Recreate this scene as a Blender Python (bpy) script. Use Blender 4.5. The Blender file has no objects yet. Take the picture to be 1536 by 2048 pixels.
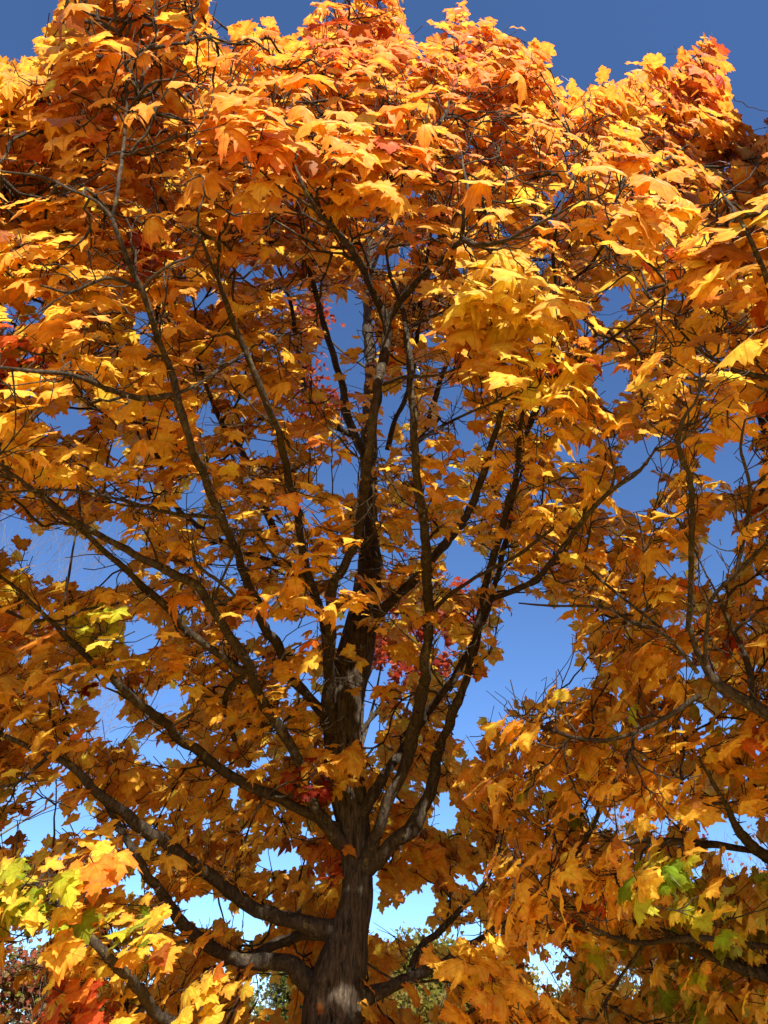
import bpy, math, random
import numpy as np
R = math.radians
rng = np.random.default_rng(7)
random.seed(7)
sc = bpy.context.scene
COL = sc.collection

# ------------------------------------------------------------------ camera
PITCH = R(36.0); CAM = np.array([0.0, 0.0, 1.6]); FPX = 1479.0
cd = bpy.data.cameras.new('camera'); cam = bpy.data.objects.new('camera', cd); COL.objects.link(cam)
cam.location = CAM; cam.rotation_euler = (R(90) + PITCH, 0, 0)
cd.sensor_fit = 'VERTICAL'; cd.sensor_height = 36.0; cd.sensor_width = 27.0
cd.lens = 36.0 * FPX / 2048.0
cd.clip_start = 0.02; cd.clip_end = 5000
sc.camera = cam

# ------------------------------------------------------------------ light
SUN_EL = R(35.0); SUN_AZ = R(18.0)         # azimuth: from straight behind the viewer, positive to the right
SUN = np.array([math.sin(SUN_AZ) * math.cos(SUN_EL), -math.cos(SUN_AZ) * math.cos(SUN_EL), math.sin(SUN_EL)])
w = bpy.data.worlds.new('World'); sc.world = w; w.use_nodes = True
nt = w.node_tree; nt.nodes.clear()
sky = nt.nodes.new('ShaderNodeTexSky'); sky.sky_type = 'NISHITA'; sky.sun_disc = False
sky.sun_elevation = SUN_EL; sky.sun_rotation = math.atan2(SUN[0], SUN[1])
sky.air_density = 0.75; sky.dust_density = 0.0; sky.ozone_density = 8.0; sky.altitude = 100
bg = nt.nodes.new('ShaderNodeBackground'); bg.inputs['Strength'].default_value = 0.089
wo = nt.nodes.new('ShaderNodeOutputWorld')
nt.links.new(sky.outputs[0], bg.inputs[0]); nt.links.new(bg.outputs[0], wo.inputs[0])
sl = bpy.data.lights.new('sun', 'SUN'); so = bpy.data.objects.new('sun', sl); COL.objects.link(so)
sl.energy = 4.8; sl.angle = R(0.53); sl.color = (1.0, 0.93, 0.82)
from mathutils import Vector
so.rotation_euler = Vector(SUN.tolist()).to_track_quat('Z', 'Y').to_euler()
so.location = (0, 0, 30)
sc.view_settings.view_transform = 'Standard'; sc.view_settings.look = 'None'
sc.view_settings.exposure = 1.42; sc.view_settings.gamma = 1.0
cy = sc.cycles
cy.max_bounces = 24; cy.diffuse_bounces = 14; cy.transmission_bounces = 16; cy.glossy_bounces = 2
cy.use_denoising = True; cy.denoiser = 'OPENIMAGEDENOISE'
cy.sample_clamp_indirect = 8.0

# ------------------------------------------------------------------ camera geometry helpers
cp, sp_ = math.cos(PITCH), math.sin(PITCH)
FWD = np.array([0, cp, sp_]); RGT = np.array([1.0, 0, 0]); UPV = np.array([0, -sp_, cp])
def ray(px, py):
    px = np.asarray(px, float); py = np.asarray(py, float)
    a = (px - 768) / FPX; b = (1024 - py) / FPX
    return FWD + a[..., None] * RGT + b[..., None] * UPV
def at_t(px, py, t):
    return CAM + ray(px, py) * np.asarray(t, float)[..., None]
def at_Y(px, py, Y):
    d = ray(px, py); return CAM + d * (np.asarray(Y, float) / d[..., 1])[..., None]
def project(P):
    q = P - CAM; t = q @ FWD; t = np.where(np.abs(t) < 1e-3, 1e-3, t)
    return 768 + FPX * (q @ RGT) / t, 1024 - FPX * (q @ UPV) / t, t

# depth of the crown's outer face, measured from the size of the leaves in the photograph
TF = np.array([(250,100,2.4),(60,200,2.7),(350,250,2.3),(600,300,2.3),(620,150,3.2),(700,60,4.6),(800,250,2.7),(930,80,5.2),(1000,250,3.2),
 (1250,420,2.05),(1080,380,2.4),(1100,180,4.2),(1300,200,4.4),(1430,150,4.6),(1450,270,4.0),(1510,450,1.9),(1450,800,2.15),(1420,600,2.05),(1720,700,1.8),(1720,1200,2.3),(2200,300,2.0),(2100,-250,2.5),(2250,900,2.4),(2250,1700,3.2),(1050,650,2.7),(1100,760,2.75),
 (900,760,3.3),(800,950,3.3),(600,1000,3.2),(450,1000,3.2),(560,620,3.2),(720,650,4.2),(200,600,2.5),(60,800,2.1),(300,850,2.8),(60,480,2.4),(300,420,2.4),
 (100,1200,3.2),(250,1300,3.6),(400,1250,3.6),(400,1500,4.3),(500,1800,4.4),(130,1800,3.0),(200,1900,3.0),(60,1780,2.9),(150,2030,2.8),(60,1500,3.3),
 (620,1180,3.5),(640,1480,4.2),(1150,1250,3.4),(1100,1550,3.2),(1300,1600,2.8),(1250,1450,3.0),(1050,1850,3.2),(1400,1900,3.6),(1480,1780,3.4),
 (880,1200,4.2),(850,1700,5.0),(800,1500,5.2),(980,1450,3.6),(350,1980,3.6),(1380,1150,2.9),(1480,1300,3.0),(1300,1950,4.0)], float)
def tfront(px, py):
    px = np.asarray(px, float); py = np.asarray(py, float)
    d2 = (px[..., None] - TF[:, 0]) ** 2 + (py[..., None] - TF[:, 1]) ** 2 + 60.0 ** 2
    wgt = d2 ** -1.8
    return (wgt * TF[:, 2]).sum(-1) / wgt.sum(-1)

SKY = np.array([(-400,165),(0,132),(60,124),(80,100),(110,55),(125,5),(140,-230),(395,-230),(414,0),(426,60),(440,94),(470,74),(500,52),(560,54),(592,78),(612,50),
 (628,22),(640,-110),(780,-110),(802,0),(814,62),(828,106),(855,97),(878,57),(900,24),(960,20),(995,25),(1005,75),(1025,98),(1075,85),(1108,112),(1122,172),
 (1158,203),(1192,180),(1205,157),(1245,164),(1262,140),(1318,140),(1340,114),(1400,90),(1448,96),(1456,140),(1462,228),(1500,237),(1512,274),(1536,264),(1580,240),(1640,-100),(1700,-420),(2600,-520)], float)
GAPS = np.array([(1072,1285,66,88,1),(1120,1350,70,24,1),(1035,1360,55,45,1),(985,1390,45,40,1),(940,1440,24,60,1),(740,1440,18,75,1),(775,1335,38,26,1),
 (812,1105,18,12,1),(930,1135,36,48,1),(893,1310,18,42,1),(45,625,52,28,.95),(147,838,28,22,1),(232,912,20,18,.9),(402,595,22,22,1),(490,548,28,18,.95),
 (275,645,9,20,1),(292,678,10,12,1),(418,840,20,26,1),(390,995,20,20,1),(110,1110,62,42,.97),(190,1138,72,36,.97),(15,1060,48,42,.95),(228,1055,22,22,1),
 (272,1268,26,30,1),(215,1408,28,36,1),(335,1395,45,20,1),(228,1458,32,25,1),(300,1495,32,20,.95),(370,1510,20,14,.9),(500,1260,25,20,1),(560,1265,36,22,1),
 (75,1222,18,10,1),(60,1600,70,24,.5),(60,1665,60,30,.95),(155,1640,40,22,.85),(258,1762,32,22,1),(400,1820,46,30,1),(500,1845,32,28,1),(560,1718,46,26,.95),
 (55,1890,36,34,1),(540,1990,42,55,.9),(30,1990,60,60,.9),(785,1850,48,30,1),(840,1800,32,30,.95),(745,1780,15,48,1),(870,1865,25,20,1),(952,1860,25,14,1),(893,1630,24,36,1),
 (840,1960,60,60,.8),(1100,1935,46,50,.97),(1255,1965,26,34,.9),(1225,1635,36,16,.95),(1320,1645,20,26,.9),(1450,1665,60,42,.93),(1500,1705,42,36,.93),(1385,1745,20,12,1),
 (690,640,42,58,.97),(660,730,36,50,.95),(715,760,22,50,.9),(790,815,26,32,1),(525,890,18,18,1),(660,955,28,20,1),(695,972,16,12,1),(910,790,22,16,1),(935,882,22,16,1),
 (585,825,12,14,1),(785,520,40,16,.7),(830,388,10,9,1),(1240,580,28,18,1),(1225,628,32,14,1),(1350,590,16,14,1),(1225,760,34,38,1),(1155,890,28,18,1),(1110,897,12,8,1),
 (1265,915,22,30,1),(1275,975,52,25,1),(1222,998,22,14,1),(1522,845,18,22,1),(1470,890,30,14,1),(1420,922,14,20,1),(1492,940,25,10,1),(1430,1130,36,34,.95),(1350,1140,22,14,1),
 (1440,1060,22,26,1),(1520,1190,12,10,1),(1388,1345,15,10,1),(1430,1440,46,18,.75),(1500,1510,30,15,.7),(1098,1428,8,12,1),(1450,345,11,30,.95),(600,600,26,22,.7),(560,540,20,14,.8),
 (1085,520,22,12,.9),(1200,690,12,9,1),(270,1100,14,9,1),(430,1140,16,9,1),(1490,1650,40,20,.8)], float)
def gap_prob(px, py, rpx):
    """how sure the photograph shows sky at this place; rpx = radius of the leaf in the picture"""
    out = np.zeros(len(px))
    for cx, cyy, rx, ry, s in GAPS:
        q = ((px - cx) / (rx + .42 * rpx)) ** 2 + ((py - cyy) / (ry + .42 * rpx)) ** 2
        out = np.where(q < 1, np.maximum(out, s), out)
    top = np.interp(px, SKY[:, 0], SKY[:, 1])
    rag = 14 * np.sin(px * .047) + 11 * np.sin(px * .113 + 1.3) + 9 * np.sin(px * .29) + rng.normal(0, 13, len(px))   # a ragged outline
    out = np.where(py < top + .35 * rpx + rag, 1.0, out)
    out = np.where((px > 610) & (px < 830) & (py < 75) & (out < .6), .6, out)
    out = np.where((py < top + 95) & (out < .3), .3, out)
    return out

# ------------------------------------------------------------------ mesh helpers
def link_mesh(name, V, F, mat, parent=None, attrs=None, smooth=True):
    """V (n,3); F list of (m,3)/(m,4) integer arrays"""
    V = np.asarray(V, np.float32)
    me = bpy.data.meshes.new(name); me.vertices.add(len(V)); me.vertices.foreach_set('co', V.ravel())
    F = [f for f in F if len(f)]
    idx = np.concatenate([f.ravel() for f in F]).astype(np.int32)
    tot = np.concatenate([np.full(len(f), f.shape[1], np.int32) for f in F])
    st = np.concatenate([[0], np.cumsum(tot)[:-1]]).astype(np.int32)
    me.loops.add(len(idx)); me.loops.foreach_set('vertex_index', idx)
    me.polygons.add(len(tot)); me.polygons.foreach_set('loop_start', st); me.polygons.foreach_set('loop_total', tot)
    me.polygons.foreach_set('use_smooth', np.full(len(tot), smooth, bool))
    for an, (ty, arr) in (attrs or {}).items():
        a = me.attributes.new(an, ty, 'POINT')
        a.data.foreach_set('color' if ty == 'FLOAT_COLOR' else 'vector', np.asarray(arr, np.float32).ravel())
    me.materials.append(mat); me.update(calc_edges=True)
    o = bpy.data.objects.new(name, me); COL.objects.link(o)
    if parent is not None:
        o.parent = parent; me.transform(parent.matrix_world.inverted() if False else __import__('mathutils').Matrix.Translation(-parent.location))
    return o
def thing(name, label, cat, loc, group=None):
    o = bpy.data.objects.new(name, None); COL.objects.link(o); o.location = [float(v) for v in loc]
    o.empty_display_size = .3
    o['label'] = label; o['category'] = cat
    if group: o['group'] = group
    return o
class Tubes:
    """collects tubes, each a polyline with a radius per point"""
    def __init__(s): s.V = []; s.F = []; s.n = 0
    def add(s, P, rad, k=6, lump=0.0, cap=True):
        P = np.asarray(P, float); m = len(P); rad = np.asarray(rad, float)
        T = np.gradient(P, axis=0); T /= np.linalg.norm(T, axis=1)[:, None] + 1e-12
        ref = np.array([0.0, 0, 1]) if abs(T[0, 2]) < .9 else np.array([1.0, 0, 0])
        N = np.cross(T, ref)
        ln = np.linalg.norm(N, axis=1)[:, None]; N = np.where(ln > .15, N / (ln + 1e-9), np.array([1.0, 0, 0]))
        for i in range(1, m):                                   # parallel transport
            v = N[i - 1] - T[i] * (N[i - 1] @ T[i]); N[i] = v / (np.linalg.norm(v) + 1e-9)
        B = np.cross(T, N)
        a = np.arange(k) * 2 * math.pi / k
        rr = np.repeat(rad[:, None], k, 1)
        if lump: rr = rr * (1 + lump * rng.standard_normal((m, k)))
        ring = P[:, None] + rr[..., None] * (np.cos(a)[None, :, None] * N[:, None] + np.sin(a)[None, :, None] * B[:, None])
        s.V.append(ring.reshape(-1, 3))
        i = np.arange(m - 1)[:, None] * k; j = np.arange(k)[None]; j2 = (j + 1) % k
        q = np.stack([i + j, i + j2, i + k + j2, i + k + j], -1).reshape(-1, 4) + s.n
        s.F.append(q); s.n += m * k
        if cap:
            s.V.append(P[-1:] + T[-1] * rad[-1] * .7); c = s.n; s.n += 1
            e = c - k
            s.F.append(np.array([[e + jj, e + (jj + 1) % k, c, c] for jj in range(k)])[:, :3])
    def build(s, name, mat, parent=None):
        f4 = [f for f in s.F if f.shape[1] == 4]; f3 = [f for f in s.F if f.shape[1] == 3]
        F = []
        if f4: F.append(np.concatenate(f4))
        if f3: F.append(np.concatenate(f3))
        return link_mesh(name, np.concatenate(s.V), F, mat, parent)
def smooth_line(P, n):
    """Catmull-Rom resample of a polyline (any width of columns) to n points"""
    P = np.asarray(P, float)
    if len(P) < 3:
        u = np.linspace(0, 1, n)[:, None]; return P[0] * (1 - u) + P[-1] * u
    d = np.concatenate([[0], np.cumsum(np.linalg.norm(np.diff(P[:, :3], axis=0), axis=1) + 1e-6)])
    ext = np.vstack([2 * P[0] - P[1], P, 2 * P[-1] - P[-2]])
    u = np.linspace(0, d[-1], n); seg = np.clip(np.searchsorted(d, u, 'right') - 1, 0, len(P) - 2)
    f = ((u - d[seg]) / (d[seg + 1] - d[seg]))[:, None]
    p0, p1, p2, p3 = ext[seg], ext[seg + 1], ext[seg + 2], ext[seg + 3]
    return .5 * (2 * p1 + (p2 - p0) * f + (2 * p0 - 5 * p1 + 4 * p2 - p3) * f ** 2 + (3 * p1 - p0 - 3 * p2 + p3) * f ** 3)

# ------------------------------------------------------------------ materials
def new_mat(name):
    m = bpy.data.materials.new(name); m.use_nodes = True; m.node_tree.nodes.clear()
    N = m.node_tree.nodes; L = m.node_tree.links
    return m, N, L, N.new('ShaderNodeOutputMaterial')
def math_node(N, L, op, a, b=None, c=None):
    n = N.new('ShaderNodeMath'); n.operation = op
    for i, v in enumerate((a, b, c)):
        if v is None: continue
        if isinstance(v, (int, float)): n.inputs[i].default_value = v
        else: L.new(v, n.inputs[i])
    return n.outputs[0]
def bark_mat(name, dark, light, lichen, ridge=1.0, lichen_amt=.5):
    m, N, L, out = new_mat(name)
    tc = N.new('ShaderNodeTexCoord')
    mp = N.new('ShaderNodeMapping'); mp.inputs['Scale'].default_value = (34, 34, 5.5); L.new(tc.outputs['Object'], mp.inputs[0])
    n1 = N.new('ShaderNodeTexNoise'); n1.inputs['Scale'].default_value = 1.6; n1.inputs['Detail'].default_value = 6; n1.inputs['Roughness'].default_value = .65
    n1.inputs['Distortion'].default_value = .7
    L.new(mp.outputs[0], n1.inputs['Vector'])
    rg = N.new('ShaderNodeValToRGB'); L.new(n1.outputs[0], rg.inputs[0])
    rg.color_ramp.elements[0].position = .36; rg.color_ramp.elements[0].color = (*dark, 1)
    rg.color_ramp.elements[1].position = .66; rg.color_ramp.elements[1].color = (*light, 1)
    n2 = N.new('ShaderNodeTexNoise'); n2.inputs['Scale'].default_value = 19; n2.inputs['Detail'].default_value = 5; n2.inputs['Roughness'].default_value = .7
    L.new(tc.outputs['Object'], n2.inputs['Vector'])
    r2 = N.new('ShaderNodeValToRGB'); L.new(n2.outputs[0], r2.inputs[0])
    r2.color_ramp.elements[0].position = .56; r2.color_ramp.elements[0].color = (0, 0, 0, 1)
    r2.color_ramp.elements[1].position = .66; r2.color_ramp.elements[1].color = (lichen_amt,) * 3 + (1,)
    mx = N.new('ShaderNodeMix'); mx.data_type = 'RGBA'; L.new(r2.outputs[0], mx.inputs[0]); L.new(rg.outputs[0], mx.inputs[6]); mx.inputs[7].default_value = (*lichen, 1)
    b = N.new('ShaderNodeBsdfPrincipled'); b.inputs['Roughness'].default_value = .9; b.inputs['Specular IOR Level'].default_value = .2
    L.new(mx.outputs[2], b.inputs['Base Color'])
    bp = N.new('ShaderNodeBump'); bp.inputs['Strength'].default_value = .9; bp.inputs['Distance'].default_value = .018 * ridge
    L.new(n1.outputs[0], bp.inputs['Height']); L.new(bp.outputs[0], b.inputs['Normal'])
    L.new(b.outputs[0], out.inputs[0]); return m
def leaf_mat(name, trans=.6, veins=True, gloss=.015):
    m, N, L, out = new_mat(name)
    at = N.new('ShaderNodeAttribute'); at.attribute_name = 'leaf_color'
    tc = N.new('ShaderNodeTexCoord')
    n1 = N.new('ShaderNodeTexNoise'); n1.inputs['Scale'].default_value = 38; n1.inputs['Detail'].default_value = 4; L.new(tc.outputs['Object'], n1.inputs['Vector'])
    r1 = N.new('ShaderNodeValToRGB'); L.new(n1.outputs[0], r1.inputs[0])
    r1.color_ramp.elements[0].position = .3; r1.color_ramp.elements[0].color = (.72, .58, .5, 1)
    r1.color_ramp.elements[1].position = .62; r1.color_ramp.elements[1].color = (1, 1, 1, 1)
    mul = N.new('ShaderNodeMix'); mul.data_type = 'RGBA'; mul.blend_type = 'MULTIPLY'; mul.inputs[0].default_value = .9
    L.new(at.outputs['Color'], mul.inputs[6]); L.new(r1.outputs[0], mul.inputs[7])
    col = mul.outputs[2]
    if veins:
        uv = N.new('ShaderNodeAttribute'); uv.attribute_name = 'leaf_uv'
        sx = N.new('ShaderNodeSeparateXYZ'); L.new(uv.outputs['Vector'], sx.inputs[0])
        ax = math_node(N, L, 'ABSOLUTE', sx.outputs[0]); y = sx.outputs[1]
        dmin = ax
        for th in (R(57), R(101)):
            d = math_node(N, L, 'ABSOLUTE', math_node(N, L, 'SUBTRACT', math_node(N, L, 'MULTIPLY', ax, math.cos(th)), math_node(N, L, 'MULTIPLY', y, math.sin(th))))
            dmin = math_node(N, L, 'MINIMUM', dmin, d)
        mr = N.new('ShaderNodeMapRange'); mr.interpolation_type = 'SMOOTHSTEP'
        L.new(dmin, mr.inputs['Value']); mr.inputs['From Min'].default_value = .006; mr.inputs['From Max'].default_value = .024
        mr.inputs['To Min'].default_value = 1; mr.inputs['To Max'].default_value = 0
        # side veins, faint, leaning forward from the main ones
        wv = N.new('ShaderNodeTexWave'); wv.inputs['Scale'].default_value = 2.6; wv.inputs['Distortion'].default_value = 1.0
        cb = N.new('ShaderNodeCombineXYZ'); L.new(math_node(N, L, 'SUBTRACT', y, math_node(N, L, 'MULTIPLY', ax, .85)), cb.inputs[0]); L.new(wv.outputs['Fac'], cb.inputs[1])
        L.new(cb.outputs[0], wv.inputs['Vector']) if False else None
        cb2 = N.new('ShaderNodeCombineXYZ'); L.new(math_node(N, L, 'SUBTRACT', y, math_node(N, L, 'MULTIPLY', ax, .85)), cb2.inputs[0]); L.new(cb2.outputs[0], wv.inputs['Vector'])
        side = math_node(N, L, 'MULTIPLY', math_node(N, L, 'POWER', wv.outputs['Fac'], 14.0), .25)
        vm = math_node(N, L, 'MULTIPLY', math_node(N, L, 'MAXIMUM', mr.outputs[0], side), .55)
        mv = N.new('ShaderNodeMix'); mv.data_type = 'RGBA'; mv.blend_type = 'MULTIPLY'
        L.new(vm, mv.inputs[0]); L.new(col, mv.inputs[6]); mv.inputs[7].default_value = (.55, .32, .3, 1)
        n3 = N.new('ShaderNodeTexNoise'); n3.inputs['Scale'].default_value = 120; n3.inputs['Detail'].default_value = 2; L.new(tc.outputs['Object'], n3.inputs['Vector'])
        r3 = N.new('ShaderNodeMapRange'); L.new(n3.outputs[0], r3.inputs['Value']); r3.inputs['From Min'].default_value = .69; r3.inputs['From Max'].default_value = .74
        ms = N.new('ShaderNodeMix'); ms.data_type = 'RGBA'; L.new(math_node(N, L, 'MULTIPLY', r3.outputs[0], .6), ms.inputs[0]); L.new(mv.outputs[2], ms.inputs[6]); ms.inputs[7].default_value = (.16, .06, .02, 1)
        col = ms.outputs[2]
    df = N.new('ShaderNodeBsdfDiffuse'); L.new(col, df.inputs[0])
    hs = N.new('ShaderNodeHueSaturation'); hs.inputs['Hue'].default_value = .507; hs.inputs['Saturation'].default_value = 1.0; hs.inputs['Value'].default_value = 1.08; L.new(col, hs.inputs['Color'])
    tr = N.new('ShaderNodeBsdfTranslucent'); L.new(hs.outputs[0], tr.inputs[0])
    mx = N.new('ShaderNodeMixShader'); mx.inputs[0].default_value = trans; L.new(df.outputs[0], mx.inputs[1]); L.new(tr.outputs[0], mx.inputs[2])
    gl = N.new('ShaderNodeBsdfGlossy'); gl.inputs['Roughness'].default_value = .45; gl.inputs['Color'].default_value = (1, .95, .85, 1)
    fr = N.new('ShaderNodeFresnel'); fr.inputs['IOR'].default_value = 1.35
    m2 = N.new('ShaderNodeMixShader'); L.new(math_node(N, L, 'MULTIPLY', fr.outputs[0], gloss * 10), m2.inputs[0]); L.new(mx.outputs[0], m2.inputs[1]); L.new(gl.outputs[0], m2.inputs[2])
    L.new(m2.outputs[0], out.inputs[0]); return m
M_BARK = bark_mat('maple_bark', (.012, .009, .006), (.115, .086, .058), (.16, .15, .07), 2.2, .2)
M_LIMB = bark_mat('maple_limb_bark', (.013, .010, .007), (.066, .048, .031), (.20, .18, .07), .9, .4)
M_BARE = bark_mat('grey_bark', (.07, .06, .05), (.20, .17, .14), (.26, .25, .18), .6, .4)
M_LEAF = leaf_mat('maple_leaf')
M_SMALL = leaf_mat('shrub_leaf', .35, False, .03)

# ------------------------------------------------------------------ ground
def ground():
    m, N, L, out = new_mat('autumn_grass')
    tc = N.new('ShaderNodeTexCoord'); n1 = N.new('ShaderNodeTexNoise'); n1.inputs['Scale'].default_value = 6; n1.inputs['Detail'].default_value = 8
    L.new(tc.outputs['Object'], n1.inputs['Vector'])
    rp = N.new('ShaderNodeValToRGB'); L.new(n1.outputs[0], rp.inputs[0])
    rp.color_ramp.elements[0].position = .3; rp.color_ramp.elements[0].color = (.16, .14, .03, 1)
    rp.color_ramp.elements[1].position = .5; rp.color_ramp.elements[1].color = (.62, .36, .07, 1)
    b = N.new('ShaderNodeBsdfPrincipled'); b.inputs['Roughness'].default_value = .95; L.new(rp.outputs[0], b.inputs['Base Color']); L.new(b.outputs[0], out.inputs[0])
    n = 60; u = np.linspace(-1, 1, n); u = np.sign(u) * np.abs(u) ** 3 * 1500
    X, Y = np.meshgrid(u, u); r = np.hypot(X, Y - 5)
    Z = .05 * np.sin(X * .7) * np.cos(Y * .5) * (r < 60) - np.where(r > 60, .004 * (r - 60), 0)
    V = np.stack([X, Y, Z], -1).reshape(-1, 3)
    i = np.arange(n - 1)[:, None] * n + np.arange(n - 1)[None]
    F = np.stack([i, i + 1, i + n + 1, i + n], -1).reshape(-1, 4)
    o = link_mesh('ground', V, [F], m); o['kind'] = 'structure'; o['label'] = 'grass field with fallen leaves under the trees'
ground()

# ------------------------------------------------------------------ the big maple's and its neighbour's woody skeleton
TRUNK_Y = 5.0
# trunk: px, py, width in px, extra Y
TR = [(664,2120,150,0),(666,2048,124,0),(668,2000,116,0),(684,1930,96,0),(697,1868,76,0),(712,1800,62,0),(714,1740,58,.03),(707,1660,62,.05),(696,1590,70,.06),(688,1520,74,.06),(686,1440,72,.05),
      (694,1380,70,.05),(708,1320,70,.06),(722,1255,62,.08),(735,1180,54,.10),(738,1090,42,.12),(736,1000,36,.15),(737,900,31,.2),(740,800,27,.2),(742,720,23,.2),(736,640,20,.2),(738,540,16,.15),(745,430,12,0),(750,300,9,-.2)]
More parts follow.
